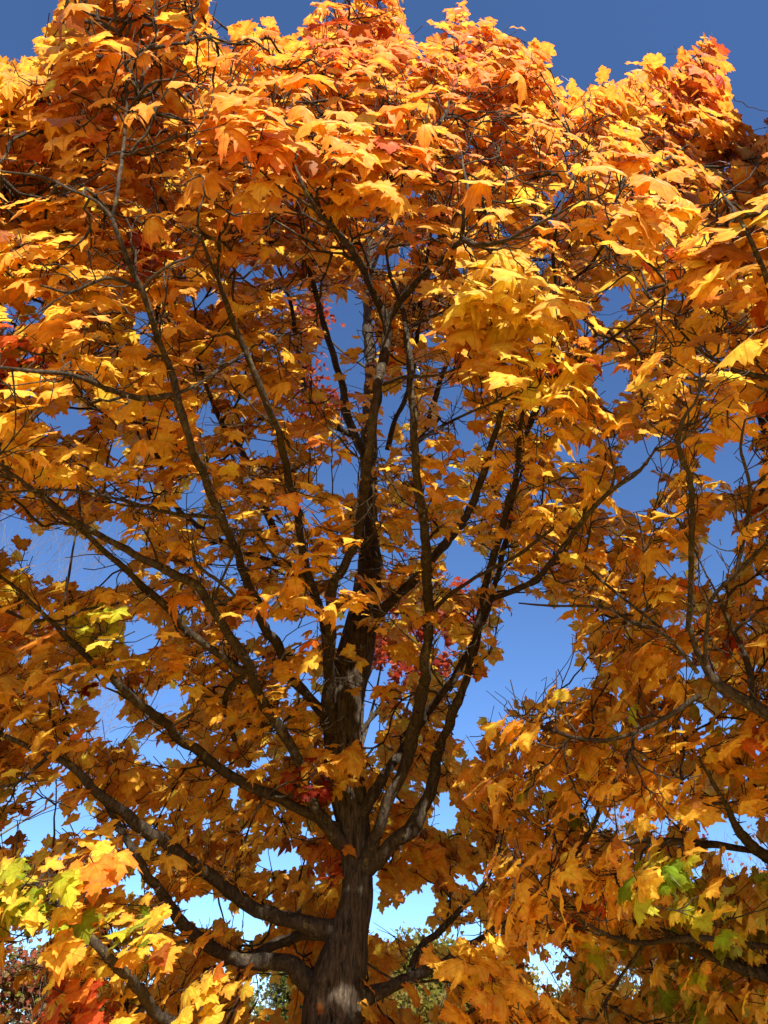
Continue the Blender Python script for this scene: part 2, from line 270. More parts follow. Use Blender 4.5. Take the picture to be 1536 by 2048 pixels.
# limbs: pixels (x, y, width), how far the tip leaves the crown's outer face (m), where they start: Y, tree, corridor kept clear of leaves
def limb(pts, off=.25, y0=5.0, clear=.7, tree='main', tip=None, blend=.6):
    return dict(pts=pts, off=off, y0=y0, clear=clear, tree=tree, tip=tip, blend=blend)
LIMBS = [
 # low left limbs
 limb([(640,1975,44),(612,1959,40),(579,1926,33),(545,1919,30),(512,1921,28),(450,1909,26),(400,1879,24),(353,1829,21),(323,1786,19),(293,1743,17),(257,1686,14),(230,1636,11),(205,1590,8)], .5, clear=.8),
 limb([(662,1873,26),(612,1869,22),(562,1886,20),(512,1909,20),(470,1917,18)], 1.0, clear=.9, tip=4.55),
 limb([(680,1862,46),(640,1858,36),(595,1846,30),(545,1829,28),(512,1815,27),(467,1783,25),(417,1749,24),(367,1713,24),(333,1689,23),(290,1663,22),(247,1626,21),(197,1589,18),(143,1531,15),(57,1494,11),(-30,1455,7)], .35, clear=.8),
 limb([(690,1690,34),(668,1670,30),(642,1629,26),(612,1586,24),(605,1531,22),(572,1474,22),(529,1414,21),(500,1334,20),(450,1251,20),(413,1197,18),(397,1171,17),(333,1141,16),(267,1107,15),(200,1071,13),(123,1024,11),(60,975,9),(-10,920,6)], .2, clear=.75),
 limb([(668,1470,32),(650,1435,26),(639,1417,22),(612,1384,20),(572,1341,19),(552,1284,18),(532,1264,18),(512,1204,17),(490,1150,17),(465,1085,17),(440,1030,16),(415,970,16),(390,915,15),(380,890,15),(370,845,15),(355,800,15),(345,750,14),(325,700,13),(308,650,13),(293,609,13),(283,579,12),(260,532,11),(240,480,9),(224,436,8)], .15, clear=.75),
 limb([(224,436,8),(238,370,8),(247,283,7),(253,200,5),(250,90,3)], .12, y0=None, clear=.6),
 limb([(224,436,8),(190,400,7),(140,380,6),(90,355,5),(0,343,4),(-60,335,3)], .12, y0=None, clear=.6),
 limb([(660,1350,22),(650,1260,18),(632,1200,17),(617,1151,17),(605,1097,16),(595,1024,15),(575,940,15),(550,850,14),(525,785,13),(495,715,12),(465,640,11),(440,570,9),(415,510,8),(395,440,6),(410,390,4)], .15, clear=.7),
 limb([(668,1460,30),(658,1400,24),(659,1324,22),(662,1184,20),(685,1141,18),(712,1074,18),(725,1000,18),(739,895,18),(752,812,18),(765,712,19),(774,643,19),(745,579,15),(712,512,14),(669,460,12),(639,427,10),(612,387,8),(590,330,4)], .1, clear=.85),
 limb([(774,643,16),(800,605,14),(845,555,14),(885,520,13),(922,482,12),(955,490,10),(1010,482,8),(1060,455,7),(1120,425,5),(1170,398,3)], .12, y0=None, clear=.85),
 limb([(922,482,10),(930,430,8),(936,385,6),(928,340,5),(922,300,3)], .08, y0=None, clear=.7),
 # right limbs
 limb([(728,1735,34),(745,1690,26),(780,1600,24),(825,1480,24),(843,1400,22),(852,1330,21),(857,1210,20),(850,1080,18),(835,950,16),(827,850,15),(823,790,14),(815,690,12),(802,610,10),(782,555,7),(772,500,5)], .35, clear=.85),
 limb([(720,1640,24),(745,1590,22),(779,1534,19),(802,1507,18),(845,1437,17),(895,1374,16),(925,1324,15),(955,1265,13),(977,1210,12),(1005,1110,10),(1022,1020,9),(1045,900,7),(1075,780,5)], 1.6, clear=.8),
 limb([(722,1740,38),(752,1720,34),(789,1679,31),(832,1649,28),(859,1586,24),(872,1517,20),(902,1441,19),(922,1384,18),(945,1307,16),(959,1231,15),(979,1141,14),(1012,1024,12),(1032,945,10),(1040,860,8),(1060,740,6),(1085,600,4)], .9, clear=.85),
 limb([(740,1255,30),(765,1224,23),(795,1191,20),(845,1141,18),(895,1081,17),(939,1020,16),(972,932,14),(982,895,12),(1005,812,10),(1010,740,8),(985,640,5)], .7, clear=.75),
 limb([(962,1222,12),(985,1198,12),(1030,1180,12),(1075,1155,12),(1110,1115,11),(1160,1050,11),(1220,985,9),(1275,945,7),(1310,900,4)], .25, y0=None, clear=.9),
 limb([(860,1228,9),(905,1184,8),(972,1144,7),(1024,1118,7),(1070,1085,6),(1107,1054,5)], .2, y0=None, clear=.9),
 limb([(700,2010,50),(735,1995,36),(779,1976,27),(820,1958,21),(870,1935,17),(930,1895,13),(1010,1850,11),(1100,1790,11),(1150,1715,11),(1180,1665,10),(1215,1590,7),(1260,1500,4)], .75, clear=-.12),
 limb([(818,1960,14),(832,1906,13),(880,1860,12),(930,1810,9),(985,1740,6),(1010,1650,4)], .8, y0=None, clear=.4),
 # more left limbs
 limb([(500,1336,16),(483,1341,16),(433,1307,15),(383,1267,15),(333,1214,14),(300,1187,13),(267,1154,12),(220,1114,11),(167,1064,10),(143,1040,9),(75,985,8),(0,950,6)], .45, y0=None, clear=.75),
 limb([(678,1660,30),(640,1640,24),(590,1615,20),(540,1590,20),(480,1565,20),(433,1527,19),(367,1484,18),(317,1437,17),(277,1407,16),(233,1367,15),(200,1337,13),(177,1317,12),(90,1231,10),(33,1177,7),(-30,1130,4)], .35, clear=.8),
 limb([(640,2150,40),(540,2130,34),(420,2090,28),(320,2033,24),(267,1963,22),(217,1916,18),(160,1850,12),(100,1795,8),(40,1740,4)], .25, clear=.5),
 limb([(345,790,12),(310,795,12),(280,797,11),(220,780,11),(185,765,11),(130,747,10),(60,742,8),(-20,732,6)], .08, y0=None, clear=.85),
 limb([(283,579,9),(225,556,8),(190,562,7),(140,585,6),(80,570,4)], .1, y0=None, clear=.7),
 limb([(285,580,8),(310,550,7),(350,525,6),(385,510,5),(400,470,4)], .1, y0=None, clear=.7),
 limb([(350,788,8),(385,775,7),(430,745,6),(475,715,5),(510,690,4)], .15, y0=None, clear=.6),
 limb([(440,1035,8),(400,1032,8),(350,1028,8),(283,1012,7),(200,990,6),(130,980,5),(0,985,4)], .1, y0=None, clear=.75),
 limb([(570,1100,14),(535,1030,13),(510,960,12),(480,899,12),(443,845,10),(413,772,8),(395,700,6),(390,620,4)], 1.5, y0=5.4, clear=.4),
 limb([(580,1130,14),(500,1110,13),(440,1080,12),(380,1040,11),(340,995,10),(320,929,9),(297,859,8),(270,790,6),(240,700,4)], 1.6, y0=5.4, clear=.4),
 limb([(500,1330,14),(450,1400,12),(470,1480,10)], .6, y0=None, clear=.2),
 # upper limbs inside the crown
 limb([(735,930,16),(715,880,15),(695,829,15),(685,772,14),(672,725,13),(645,645,11),(632,590,9),(615,520,7),(600,440,4)], 1.4, y0=5.2, clear=.8),
 limb([(700,870,12),(650,840,12),(612,795,12),(602,729,11),(592,679,9),(580,600,7),(550,520,5),(520,430,3)], 1.7, y0=5.2, clear=.6),
 limb([(775,900,11),(785,852,11),(812,795,11),(828,720,10),(838,645,9),(845,565,8),(860,480,6),(870,400,4),(890,250,3)], 1.1, y0=5.0, clear=.7),
 limb([(820,900,12),(855,845,12),(872,795,11),(882,759,10),(905,690,8),(915,600,7),(940,480,5),(930,300,4),(935,150,3)], 1.8, y0=5.2, clear=.5),
 limb([(738,560,10),(728,470,9),(715,370,8),(700,250,6),(690,120,5),(670,20,3)], .8, y0=5.0, clear=.4),
 limb([(738,560,9),(770,470,8),(800,380,7),(860,280,5),(910,180,5),(915,90,3)], .4, y0=4.8, clear=.5),
 limb([(1045,880,9),(1085,800,9),(1111,699,9),(1124,645,9),(1114,579,8),(1107,512,7),(1120,420,5),(1150,300,4),(1090,180,3)], .9, y0=None, clear=.6),
 limb([(1114,579,7),(1170,540,6),(1210,480,6),(1240,380,6),(1290,280,5),(1345,210,4),(1400,140,3)], .3, y0=None, clear=.6),
 limb([(1240,380,4),(1330,320,4),(1400,275,4),(1450,250,3)], .2, y0=None, clear=.6),
 limb([(1000,815,8),(1080,770,8),(1170,715,7),(1260,650,5),(1330,590,3)], .5, y0=None, clear=.5),
 limb([(765,770,7),(800,755,7),(870,750,6),(930,730,5),(1000,700,4)], .15, y0=None, clear=.7),
 limb([(835,885,8),(870,860,7),(930,830,6),(990,805,5),(1040,780,3)], .2, y0=None, clear=.7),
 limb([(490,1060,6),(430,1195,6),(470,1192,7),(440,1165,7),(395,1130,6),(383,1090,5)], .2, y0=None, clear=.1),
 # neighbour maple, its trunk outside the picture to the right
 limb([(1900,1700,60),(1760,1560,44),(1640,1480,34),(1536,1425,27),(1500,1405,25),(1450,1380,22),(1420,1350,17),(1395,1300,12),(1382,1255,10)], .2, y0=3.6, clear=.7, tree='side'),
 limb([(1375,1262,10),(1381,1200,12),(1382,1100,12),(1385,1040,12),(1380,960,11),(1360,905,10),(1364,840,8),(1395,795,6),(1400,730,3)], .08, y0=None, clear=.85, tree='side'),
 limb([(1410,1335,10),(1418,1215,9),(1470,1150,9),(1513,1108,8),(1560,1060,5)], .12, y0=None, clear=.8, tree='side'),
 limb([(1472,1148,8),(1490,1060,8),(1500,980,7),(1482,900,6),(1490,840,4)], .12, y0=None, clear=.8, tree='side'),
 limb([(1510,1405,14),(1490,1310,11),(1460,1250,8),(1430,1180,5)], .5, y0=None, clear=.5, tree='side'),
 limb([(1880,1850,50),(1700,1780,34),(1536,1716,24),(1500,1690,21),(1470,1650,16),(1445,1600,9),(1400,1520,5)], .6, y0=3.7, clear=.7, tree='side'),
 limb([(1520,1702,14),(1440,1690,13),(1400,1688,13),(1330,1682,13),(1290,1680,12),(1255,1688,10),(1200,1670,4)], .8, y0=None, clear=.8, tree='side'),
 limb([(1890,2080,50),(1720,2020,36),(1536,1955,25),(1470,1930,22),(1380,1888,18),(1350,1872,14),(1290,1850,6)], .4, y0=3.7, clear=.7, tree='side'),
 limb([(1560,1900,12),(1450,1880,12),(1370,1878,11),(1290,1886,11),(1230,1875,9),(1175,1850,6),(1140,1830,3)], .12, y0=None, clear=.85, tree='side'),
 limb([(1290,1886,8),(1250,1940,7),(1215,2000,6),(1190,2040,4)], .3, y0=None, clear=.6, tree='side'),
 limb([(1900,1300,44),(1760,1140,34),(1680,980,26),(1610,800,20),(1560,650,15),(1520,530,11),(1480,440,7),(1440,380,4)], .25, y0=3.4, clear=.3, tree='side'),
 limb([(1960,1150,40),(1990,900,32),(2010,600,24),(2030,300,17),(2050,0,11),(2060,-250,5)], .5, y0=3.5, clear=.0, tree='side'),
 limb([(2005,650,16),(1920,400,14),(1830,200,10),(1760,0,7),(1720,-200,4)], .4, y0=None, clear=.0, tree='side'),
 limb([(1990,900,18),(2120,700,14),(2230,450,10),(2300,200,6)], .4, y0=None, clear=.0, tree='side'),
 limb([(1610,800,12),(1540,760,10),(1470,740,8),(1400,700,6),(1340,640,4)], .25, y0=None, clear=.3, tree='side'),
 limb([(1400,1390,12),(1320,1440,10),(1260,1470,9),(1180,1480,8),(1100,1460,7),(1040,1430,4)], .3, y0=None, clear=.6, tree='side'),
 limb([(1395,1345,10),(1330,1270,8),(1260,1240,7),(1210,1215,6),(1120,1212,5),(1038,1206,3)], .15, y0=None, clear=.6, tree='side'),
 limb([(1320,1255,6),(1225,1180,6),(1130,1100,5),(1060,1060,3)], .3, y0=None, clear=.7, tree='side'),
]
tr = np.array(TR, float)
trP = at_Y(tr[:, 0], tr[:, 1], TRUNK_Y + tr[:, 3])
trT = (trP - CAM) @ FWD
base = trP[0] * np.array([1, 1, 0]) + np.array([0, 0, 0.0])
trR = tr[:, 2] / 2 / FPX * trT
trP = np.vstack([base + [0, 0, -.15], base + [0, 0, .35], trP]); trR = np.concatenate([[trR[0] * 1.55], [trR[0] * 1.15], trR])
AXIS = {'main': base[:2], 'side': at_Y(np.array([1990.]), np.array([1900.]), np.array([3.6]))[0][:2]}

built = []
nodes_P, nodes_D, nodes_R, nodes_L = [], [], [], []
def resample_limb(L, i):
    p = np.array(L['pts'], float); n = len(p)
    seg = np.concatenate([[0], np.cumsum(np.hypot(*np.diff(p[:, :2], axis=0).T))]); s = seg / seg[-1]
    if L['y0'] is None:                                     # springs from an earlier limb: take the depth of its nearest point in the picture
        best = None
        for b in built:
            if b['tree'] != L['tree']: continue
            d = np.hypot(b['px'] - p[0, 0], b['py'] - p[0, 1]); k = int(d.argmin())
            if best is None or d[k] < best[0]: best = (d[k], b['t'][k])
        t0 = best[1]
    else:
        d0 = ray(p[0, 0], p[0, 1]); t0 = L['y0'] / d0[1]
    tt = np.minimum(tfront(p[:, 0], p[:, 1]) + L['off'] - (.14 if L['off'] < 1 else 0) + .34 * np.clip((400 - p[:, 1]) / 140, 0, 1), 9) if L['tip'] is None else np.full(n, L['tip'])
    u = np.clip(s / L['blend'], 0, 1); u = u * u * (3 - 2 * u)
    if L['y0'] is None: u = np.clip(s / .5, 0, 1)
    t = t0 * (1 - u) + tt * u
    P = at_t(p[:, 0], p[:, 1], t); r = p[:, 2] / 2 / FPX * t
    Q = smooth_line(np.column_stack([P, r]), max(12, int(seg[-1] / 14)))
    P, r = Q[:, :3], np.maximum(Q[:, 3], .0022)
    r0 = r.mean()
    j = rng.standard_normal(P.shape); k = np.array([.25, .5, .25])
    for a in range(3): j[:, a] = np.convolve(j[:, a], k, 'same')
    P = P + j * np.minimum(r * .30, .010)[:, None] * (np.arange(len(P)) > 0)[:, None]
    px, py, t = project(P)
    built.append(dict(P=P, r=r, px=px, py=py, t=t, tree=L['tree'], clear=L['clear'], w=2 * r / t * FPX))
    D = np.gradient(P, axis=0); D /= np.linalg.norm(D, axis=1)[:, None] + 1e-9
    st = int(len(P) * .25) if L['y0'] is not None else 2
    nodes_P.append(P[st:]); nodes_D.append(D[st:]); nodes_R.append(r[st:]); nodes_L.append(np.full(len(P) - st, i))
for i, L in enumerate(LIMBS): resample_limb(L, i)

# ------------------------------------------------------------------ leaf sprays: where
def sample_sprays(n, dens):
    px = rng.uniform(-420, 2400, n); py = rng.uniform(-420, 2300, n)
    tf = tfront(px, py)
    t = tf + .08 + rng.exponential(dens, n)
    low = np.interp(py, [420, 750, 1100, 1900], [2.1, .72, .47, .41]) * np.where(px > 1000, 1.12, 1.0)
    keep = (t < 8.5) & (rng.random(n) < np.clip((t / 6.5) ** 2, 0, 1) * low)
    px, py, t = px[keep], py[keep], t[keep]
    g = gap_prob(px, py, .07 / t * FPX)
    k = rng.random(len(px)) > g
    return px[k], py[k], t[k]
SPX, SPY, ST = sample_sprays(64000, .95)
# sprays that stand out from the rest: x, y, radius in the picture, distance, how many
for bx, by, br, bt, bn in [(1040,600,85,2.7,26),(1105,740,60,2.65,16),(1000,680,70,2.75,14),(950,590,50,2.85,8),(205,1280,40,2.8,6),(40,1780,60,2.8,14),(95,1860,65,2.85,13),(245,1895,45,2.95,8),(95,1950,60,2.8,9),(150,2035,40,2.8,5),(185,1740,30,2.75,4),
                           (30,700,55,2.3,6),(1320,1775,60,2.95,10),(1300,1600,120,2.9,12),(1130,1560,110,3.2,10),(930,1900,60,3.6,9),(1030,1850,70,3.4,10),(990,1960,70,3.5,8),(1080,1740,60,3.2,8),(70,1570,70,3.2,6),(1040,1420,60,3.0,10),(1110,1410,50,3.0,8),(640,1180,70,3.4,8),(690,1160,60,3.4,6),(970,1260,30,4.0,4)]:
    SPX = np.append(SPX, bx + rng.normal(0, .5, bn) * br); SPY = np.append(SPY, by + rng.normal(0, .5, bn) * br); ST = np.append(ST, bt + rng.uniform(0, .35, bn))
SP = at_t(SPX, SPY, ST)
ok = SP[:, 2] > .9
# thin out sprays that come too close to one another
SP = SP[ok]
order = rng.permutation(len(SP)); SP = SP[order]
SPACE = .098
kept = []; cell = {}
for i, p in enumerate(SP):
    c = tuple(np.floor(p / SPACE).astype(int)); good = True
    for dx in (-1, 0, 1):
        for dy in (-1, 0, 1):
            for dz in (-1, 0, 1):
                for j in cell.get((c[0] + dx, c[1] + dy, c[2] + dz), ()):
                    q = SP[j] - p
                    if q[0] ** 2 + q[1] ** 2 + (1.7 * q[2]) ** 2 < SPACE ** 2: good = False
    if good: cell.setdefault(c, []).append(i); kept.append(i)
SP = SP[kept]

# ------------------------------------------------------------------ grow twigs from the limbs to the sprays
NP = np.concatenate(nodes_P); ND = np.concatenate(nodes_D); NR = np.concatenate(nodes_R); NL = np.concatenate(nodes_L)
cap = len(NP) + len(SP) * 6 + 10
gP = np.zeros((cap, 3)); gD = np.zeros((cap, 3)); gR = np.zeros(cap); gL = np.zeros(cap, int); gT = np.full(cap, -1)
n0 = len(NP); gP[:n0] = NP; gD[:n0] = ND; gR[:n0] = NR; gL[:n0] = NL
dist0 = np.array([np.sqrt(((NP - p) ** 2).sum(1)).min() for p in SP])
SP = SP[np.argsort(dist0)]; dist0 = np.sort(dist0)
twigs = []; n = n0
for si, p in enumerate(SP):
    v = p - gP[:n]; d = np.sqrt((v * v).sum(1)) + 1e-6
    c = (v * gD[:n]).sum(1) / d
    cost = d * (1.55 - .75 * c) + np.where(c < -.1, .4, 0) + np.where(v[:, 2] < -.05, .25 * -v[:, 2], 0)
    k = int(cost.argmin())
    if d[k] > 1.3: continue
    A = gP[k]; L = d[k]
    dv = v[k] / L; d0 = gD[k] * .45 + dv * .6; d0 /= np.linalg.norm(d0)
    d1 = dv * .8 + np.array([0, 0, .45]); d1 /= np.linalg.norm(d1)
    m = max(4, int(L / .07))
    u = np.linspace(0, 1, m)[:, None]
    B1 = A + d0 * L * .4; B2 = p - d1 * L * .35
    C = (1 - u) ** 3 * A + 3 * (1 - u) ** 2 * u * B1 + 3 * (1 - u) * u ** 2 * B2 + u ** 3 * p
    jit = rng.standard_normal((m, 3)) * .006; jit[0] = 0
    C = C + jit
    T = np.gradient(C, axis=0); T /= np.linalg.norm(T, axis=1)[:, None] + 1e-9
    twigs.append(dict(C=C, par=gT[k], limb=gL[k], cnt=1.0, rcap=gR[k], dir=T[-1], k=k))
    idx = np.unique(np.linspace(1, m - 1, min(6, m - 1)).astype(int)); q = len(idx)
    gP[n:n + q] = C[idx]; gD[n:n + q] = T[idx]; gR[n:n + q] = .01; gL[n:n + q] = gL[k]; gT[n:n + q] = len(twigs) - 1; n += q
for tw in reversed(twigs):
    if tw['par'] >= 0: twigs[tw['par']]['cnt'] += tw['cnt']
limb_tubes = [Tubes() for _ in LIMBS]
for b, T in zip(built, limb_tubes):
    big = b['r'].max() > .02
    
    lump = np.convolve(rng.standard_normal(len(b['r']) + 4), [.2, .3, .3, .2], 'same')[2:-2] * .13
    T.add(b['P'], b['r'] * (1 + lump * (np.arange(len(lump)) > 2)), 14 if big else 8, .07)
    for _ in range(int(len(b['P']) * .45)):                    # knots and dead stubs
        k = rng.integers(2, len(b['P']) - 1); d = rng.standard_normal(3); d /= np.linalg.norm(d)
        r = b['r'][k]; T.add([b['P'][k], b['P'][k] + d * (r + rng.uniform(.004, .02)), b['P'][k] + d * (r + rng.uniform(.02, .05)) + [0, 0, .01]], [r * .35, r * .22, .0015], 5)

leaf_axis, leaf_from, leaf_spray, leaf_fork, forks = [], [], [], [], []
for ti, tw in enumerate(twigs):                               # candelabra of short forks with a pair or two of leaves on each
    tip = tw['C'][-1]; dr = tw['dir']; m = len(tw['C'])
    side = np.cross(dr, [0, 0, 1.0]); side /= np.linalg.norm(side) + 1e-6; upd = np.cross(side, dr)
    for f in range(rng.integers(2, 5)):
        an = rng.uniform(0, 2 * math.pi) if f else 0
        d = dr * (.8 if f else 1.2) + (side * math.cos(an) + upd * math.sin(an) * .5) * (.75 if f else .1) + np.array([0, 0, .25]); d /= np.linalg.norm(d)
        l = rng.uniform(.05, .16)
        a0 = tip if f == 0 else tw['C'][rng.integers(max(1, m - 3), m)]
        e = a0 + d * l
        mid = a0 + d * l * .5 + rng.standard_normal(3) * .006 - np.array([0, 0, .006])
        for q in range(rng.integers(2, 4)):
            az = rng.uniform(0, 2 * math.pi)
            leaf_from.append(e if q < 2 else mid); leaf_axis.append((math.cos(az) * .9 + d[0] * .6, math.sin(az) * .9 + d[1] * .6, 0)); leaf_spray.append(ti); leaf_fork.append(len(forks))
        forks.append((ti, a0, mid, e))
leaf_from = np.array(leaf_from); leaf_axis = np.array(leaf_axis); leaf_spray = np.array(leaf_spray)
NLF = len(leaf_from)
tree_of = np.array([0 if LIMBS[tw['limb']]['tree'] == 'main' else 1 for tw in twigs])[leaf_spray]

# ------------------------------------------------------------------ leaf orientation
axis_xy = np.where(tree_of[:, None] == 0, AXIS['main'], AXIS['side'])
outw = leaf_from[:, :2] - axis_xy; outw /= np.linalg.norm(outw, axis=1)[:, None] + 1e-6
outw = np.column_stack([outw, np.zeros(NLF)])
z = leaf_from[:, 2]
qx_, qy_, qt_ = project(leaf_from)
shell = np.clip(1.35 - (qt_ - tfront(qx_, qy_)) / .7, 0, 1) * np.clip((620 + 220 * np.exp(-((qx_ - 1050) / 150) ** 2) - qy_) / 220, 0, 1)    # sun leaves on the crown's outer face turn outwards
k = np.interp(z, [1.2, 2.6, 3.4, 8], [1.5, 1.0, .55, .75]); k = k * (1 - shell) + 1.75 * shell
nrm = np.array([0, 0, 1.0]) + outw * k[:, None] + rng.standard_normal((NLF, 3)) * (.24 - .09 * shell[:, None])
spray_tilt = rng.standard_normal((len(twigs), 3)) * .22
nrm += spray_tilt[leaf_spray] * (1 - .4 * shell[:, None])
nrm /= np.linalg.norm(nrm, axis=1)[:, None]
ax = leaf_axis * (1 - .35 * shell[:, None]) + outw * .35 + np.array([0, 0, -.15]) - shell[:, None] * [0, 0, .35]
ax = ax - nrm * (ax * nrm).sum(1)[:, None]; ax /= np.linalg.norm(ax, axis=1)[:, None] + 1e-9
sz = np.clip(rng.normal(.077, .019, NLF), .036, .125)
sz = sz * (1 + .16 * shell)
pl = rng.uniform(.04, .10, NLF) * sz / .1
leaf_at = leaf_from + ax * pl[:, None] * .85 + nrm * pl[:, None] * .12 - np.array([0, 0, .012])
cen = leaf_at + ax * sz[:, None] * .4
px, py, t = project(cen)
rp = sz * .72 / np.maximum(t, .3) * FPX
inview = (t > .5)
g = gap_prob(px, py, rp); keep = ~(inview & (rng.random(NLF) < g))
keep &= ~((t < 1.35) & (np.abs(px - 768) < 1400) & (np.abs(py - 1024) < 1600))      # nothing brushing the lens
# boughs the photograph shows bare of leaves on the viewer's side
for b in built + [dict(px=np.interp(np.linspace(0, 1, 60), np.linspace(0, 1, len(tr)), tr[:, 0]), py=np.interp(np.linspace(0, 1, 60), np.linspace(0, 1, len(tr)), tr[:, 1]),
                       t=np.interp(np.linspace(0, 1, 60), np.linspace(0, 1, len(tr)), trT), w=np.interp(np.linspace(0, 1, 60), np.linspace(0, 1, len(tr)), tr[:, 2] * .8), clear=.8)]:
    d2 = (px[:, None] - b['px']) ** 2 + (py[:, None] - b['py']) ** 2
    m = d2.argmin(1); dd = np.sqrt(d2[np.arange(NLF), m])
    # clear stretches alternate with leafy ones
    ph = np.sin(m * .55 + b['px'][0]) > -.6
    own = np.hypot((px - 1045) / 150, (py - 650) / 175) < 1      # the sunlit spray that hangs in front of its limbs
    hit = ~own & (dd < b['w'][m] / 2 + rp * .72) & (t < b['t'][m] + .05) & ph
    keep &= ~(hit & (rng.random(NLF) < min(.96, b['clear'] + .12) * np.clip(.3 + (py - 300) / 350, .3, 1)))

# chinks in the crown through which single sunbeams fall on inner leaves, limbs and the trunk
aim = [at_Y(np.array([x_]), np.array([y_]), np.array([TRUNK_Y - .14]))[0] for x_, y_ in ((702,1556),(690,1996),(716,2008),(700,1335))]
for b in built[:16]:
    k_ = rng.integers(5, len(b['P']) - 3, 3); aim += list(b['P'][k_])
inner = np.where(keep & (py > 450) & (py < 1950) & (px > 0) & (px < 1536) & (t < tfront(px, py) + 1.2))[0]
aim = np.array(aim + list(cen[rng.choice(inner, 360, replace=False)]))
rad_ = np.concatenate([np.full(4, .06), np.full(len(aim) - 4, .055)])
wide = [(1040,600,2.85,.20),(1105,740,2.8,.17),(1000,680,2.9,.14),(1320,1775,3.05,.20),(205,1285,2.95,.10),(1010,1420,3.1,.10),(1100,1420,3.1,.08),(170,1740,2.9,.10)]
aim = np.vstack([aim, [at_t(np.array([x_]), np.array([y_]), np.array([t_]))[0] for x_, y_, t_, r_ in wide]]); rad_ = np.append(rad_, [q_[3] for q_ in wide])
for a_, r_ in zip(aim, rad_):
    q_ = cen - a_; s_ = q_ @ SUN
    dd = (q_ * q_).sum(1) - s_ ** 2
    keep &= ~((s_ > .12 + (.22 if r_ > .1 else 0)) & (dd < (r_ + sz * .35) ** 2))

# ------------------------------------------------------------------ the twigs themselves, those that still carry leaves
fork_n = np.bincount(np.array(leaf_fork)[keep], minlength=len(forks)); FE = np.array([f[3] for f in forks])
fx, fy, ft = project(FE); bald = fy < np.interp(fx, SKY[:, 0], SKY[:, 1]) + 12
fork_ok = (fork_n > 0) | ((rng.random(len(forks)) < .30) & ~bald)
alive = np.zeros(len(twigs), bool)
for f, o_ in zip(forks, fork_ok):
    if o_: alive[f[0]] = True
for ti in range(len(twigs) - 1, -1, -1):
    if alive[ti] and twigs[ti]['par'] >= 0: alive[twigs[ti]['par']] = True
cnt = alive.astype(float)
for ti in range(len(twigs) - 1, -1, -1):
    if twigs[ti]['par'] >= 0: cnt[twigs[ti]['par']] += cnt[ti]
for ti, tw in enumerate(twigs):
    if not alive[ti]: continue
    c = max(cnt[ti], 1); r1 = .0024
    rb = min(r1 * c ** .42 * 1.15, tw['rcap'] * .75 + .0005)
    if tw['par'] >= 0: rb = min(rb, .011)
    limb_tubes[tw['limb']].add(tw['C'], np.linspace(max(rb, r1), r1 * (1.0 if c < 2 else c ** .22), len(tw['C'])), 5, .06)
for _ in range(650):                                          # bare inner twiglets along the limbs
    i = rng.integers(0, len(NP)); d = rng.standard_normal(3) + ND[i] * .7 + [0, 0, .3]; d /= np.linalg.norm(d)
    if NR[i] > .05 or project(NP[i][None])[1][0] < 520: continue
    if gap_prob(*[q_ for q_ in project((NP[i] + d * .15)[None])[:2]], 10.0)[0] > .5 and rng.random() < .75: continue
    l = rng.uniform(.10, .30); a0 = NP[i]; b0 = a0 + d * l * .5 + rng.normal(0, .02, 3); c0 = b0 + (d + rng.normal(0, .25, 3)) * l * .5
    tb = limb_tubes[NL[i]]; W_ = smooth_line(np.array([a0, a0 * .6 + b0 * .4 + rng.normal(0, .018, 3), b0, b0 * .5 + c0 * .5 + rng.normal(0, .02, 3), c0]), 9); tb.add(W_, np.linspace(.0034, .0013, 9), 4)
    for q_ in range(rng.integers(1, 3)):
        o0 = b0 if q_ else a0 + (b0 - a0) * .6; e0 = o0 + (d + rng.normal(0, .55, 3)) * l * rng.uniform(.2, .45)
        tb.add([o0, (o0 + e0) / 2 + rng.normal(0, .008, 3), e0], [.0022, .0018, .0012], 4)
for (ti, a0, mid, e), o_ in zip(forks, fork_ok):
    if o_: limb_tubes[twigs[ti]['limb']].add([a0, mid, e], [.0025, .0021, .0023], 4)

# ------------------------------------------------------------------ leaf colours (the leaves' own, except shade painted into accent B)
GOLD = np.array([.88, .64, .080]); AMBER = np.array([.88, .54, .064]); ORANGE = np.array([.84, .35, .046]); YELLOW = np.array([.90, .71, .085])
RED = np.array([.52, .085, .025]); CRIM = np.array([.30, .035, .018]); GREEN = np.array([.26, .38, .025]); LIME = np.array([.52, .60, .045]); BROWN = np.array([.38, .15, .03])
srnd = rng.random((len(twigs), 2))[leaf_spray]
lr = rng.random(NLF)
top = np.clip((620 - py) / 520, 0, 1) * np.clip(.55 + px / 2200, 0, 1)
mixv = np.clip(.38 * srnd[:, 0] + .35 * lr + .42 * top, 0, 1)[:, None]
col = np.where(mixv < .5, YELLOW * .25 + GOLD * .75 + (AMBER - GOLD) * mixv * 2, AMBER + (ORANGE - AMBER) * (mixv - .5) * 2)
u = rng.random(NLF)
col = np.where((u < .012)[:, None], RED * .6 + ORANGE * .4, col); col = np.where(((u > .012) & (u < .04))[:, None], BROWN, col)
col = np.where(((u > .05) & (u < .09 - .03 * top))[:, None], YELLOW, col)
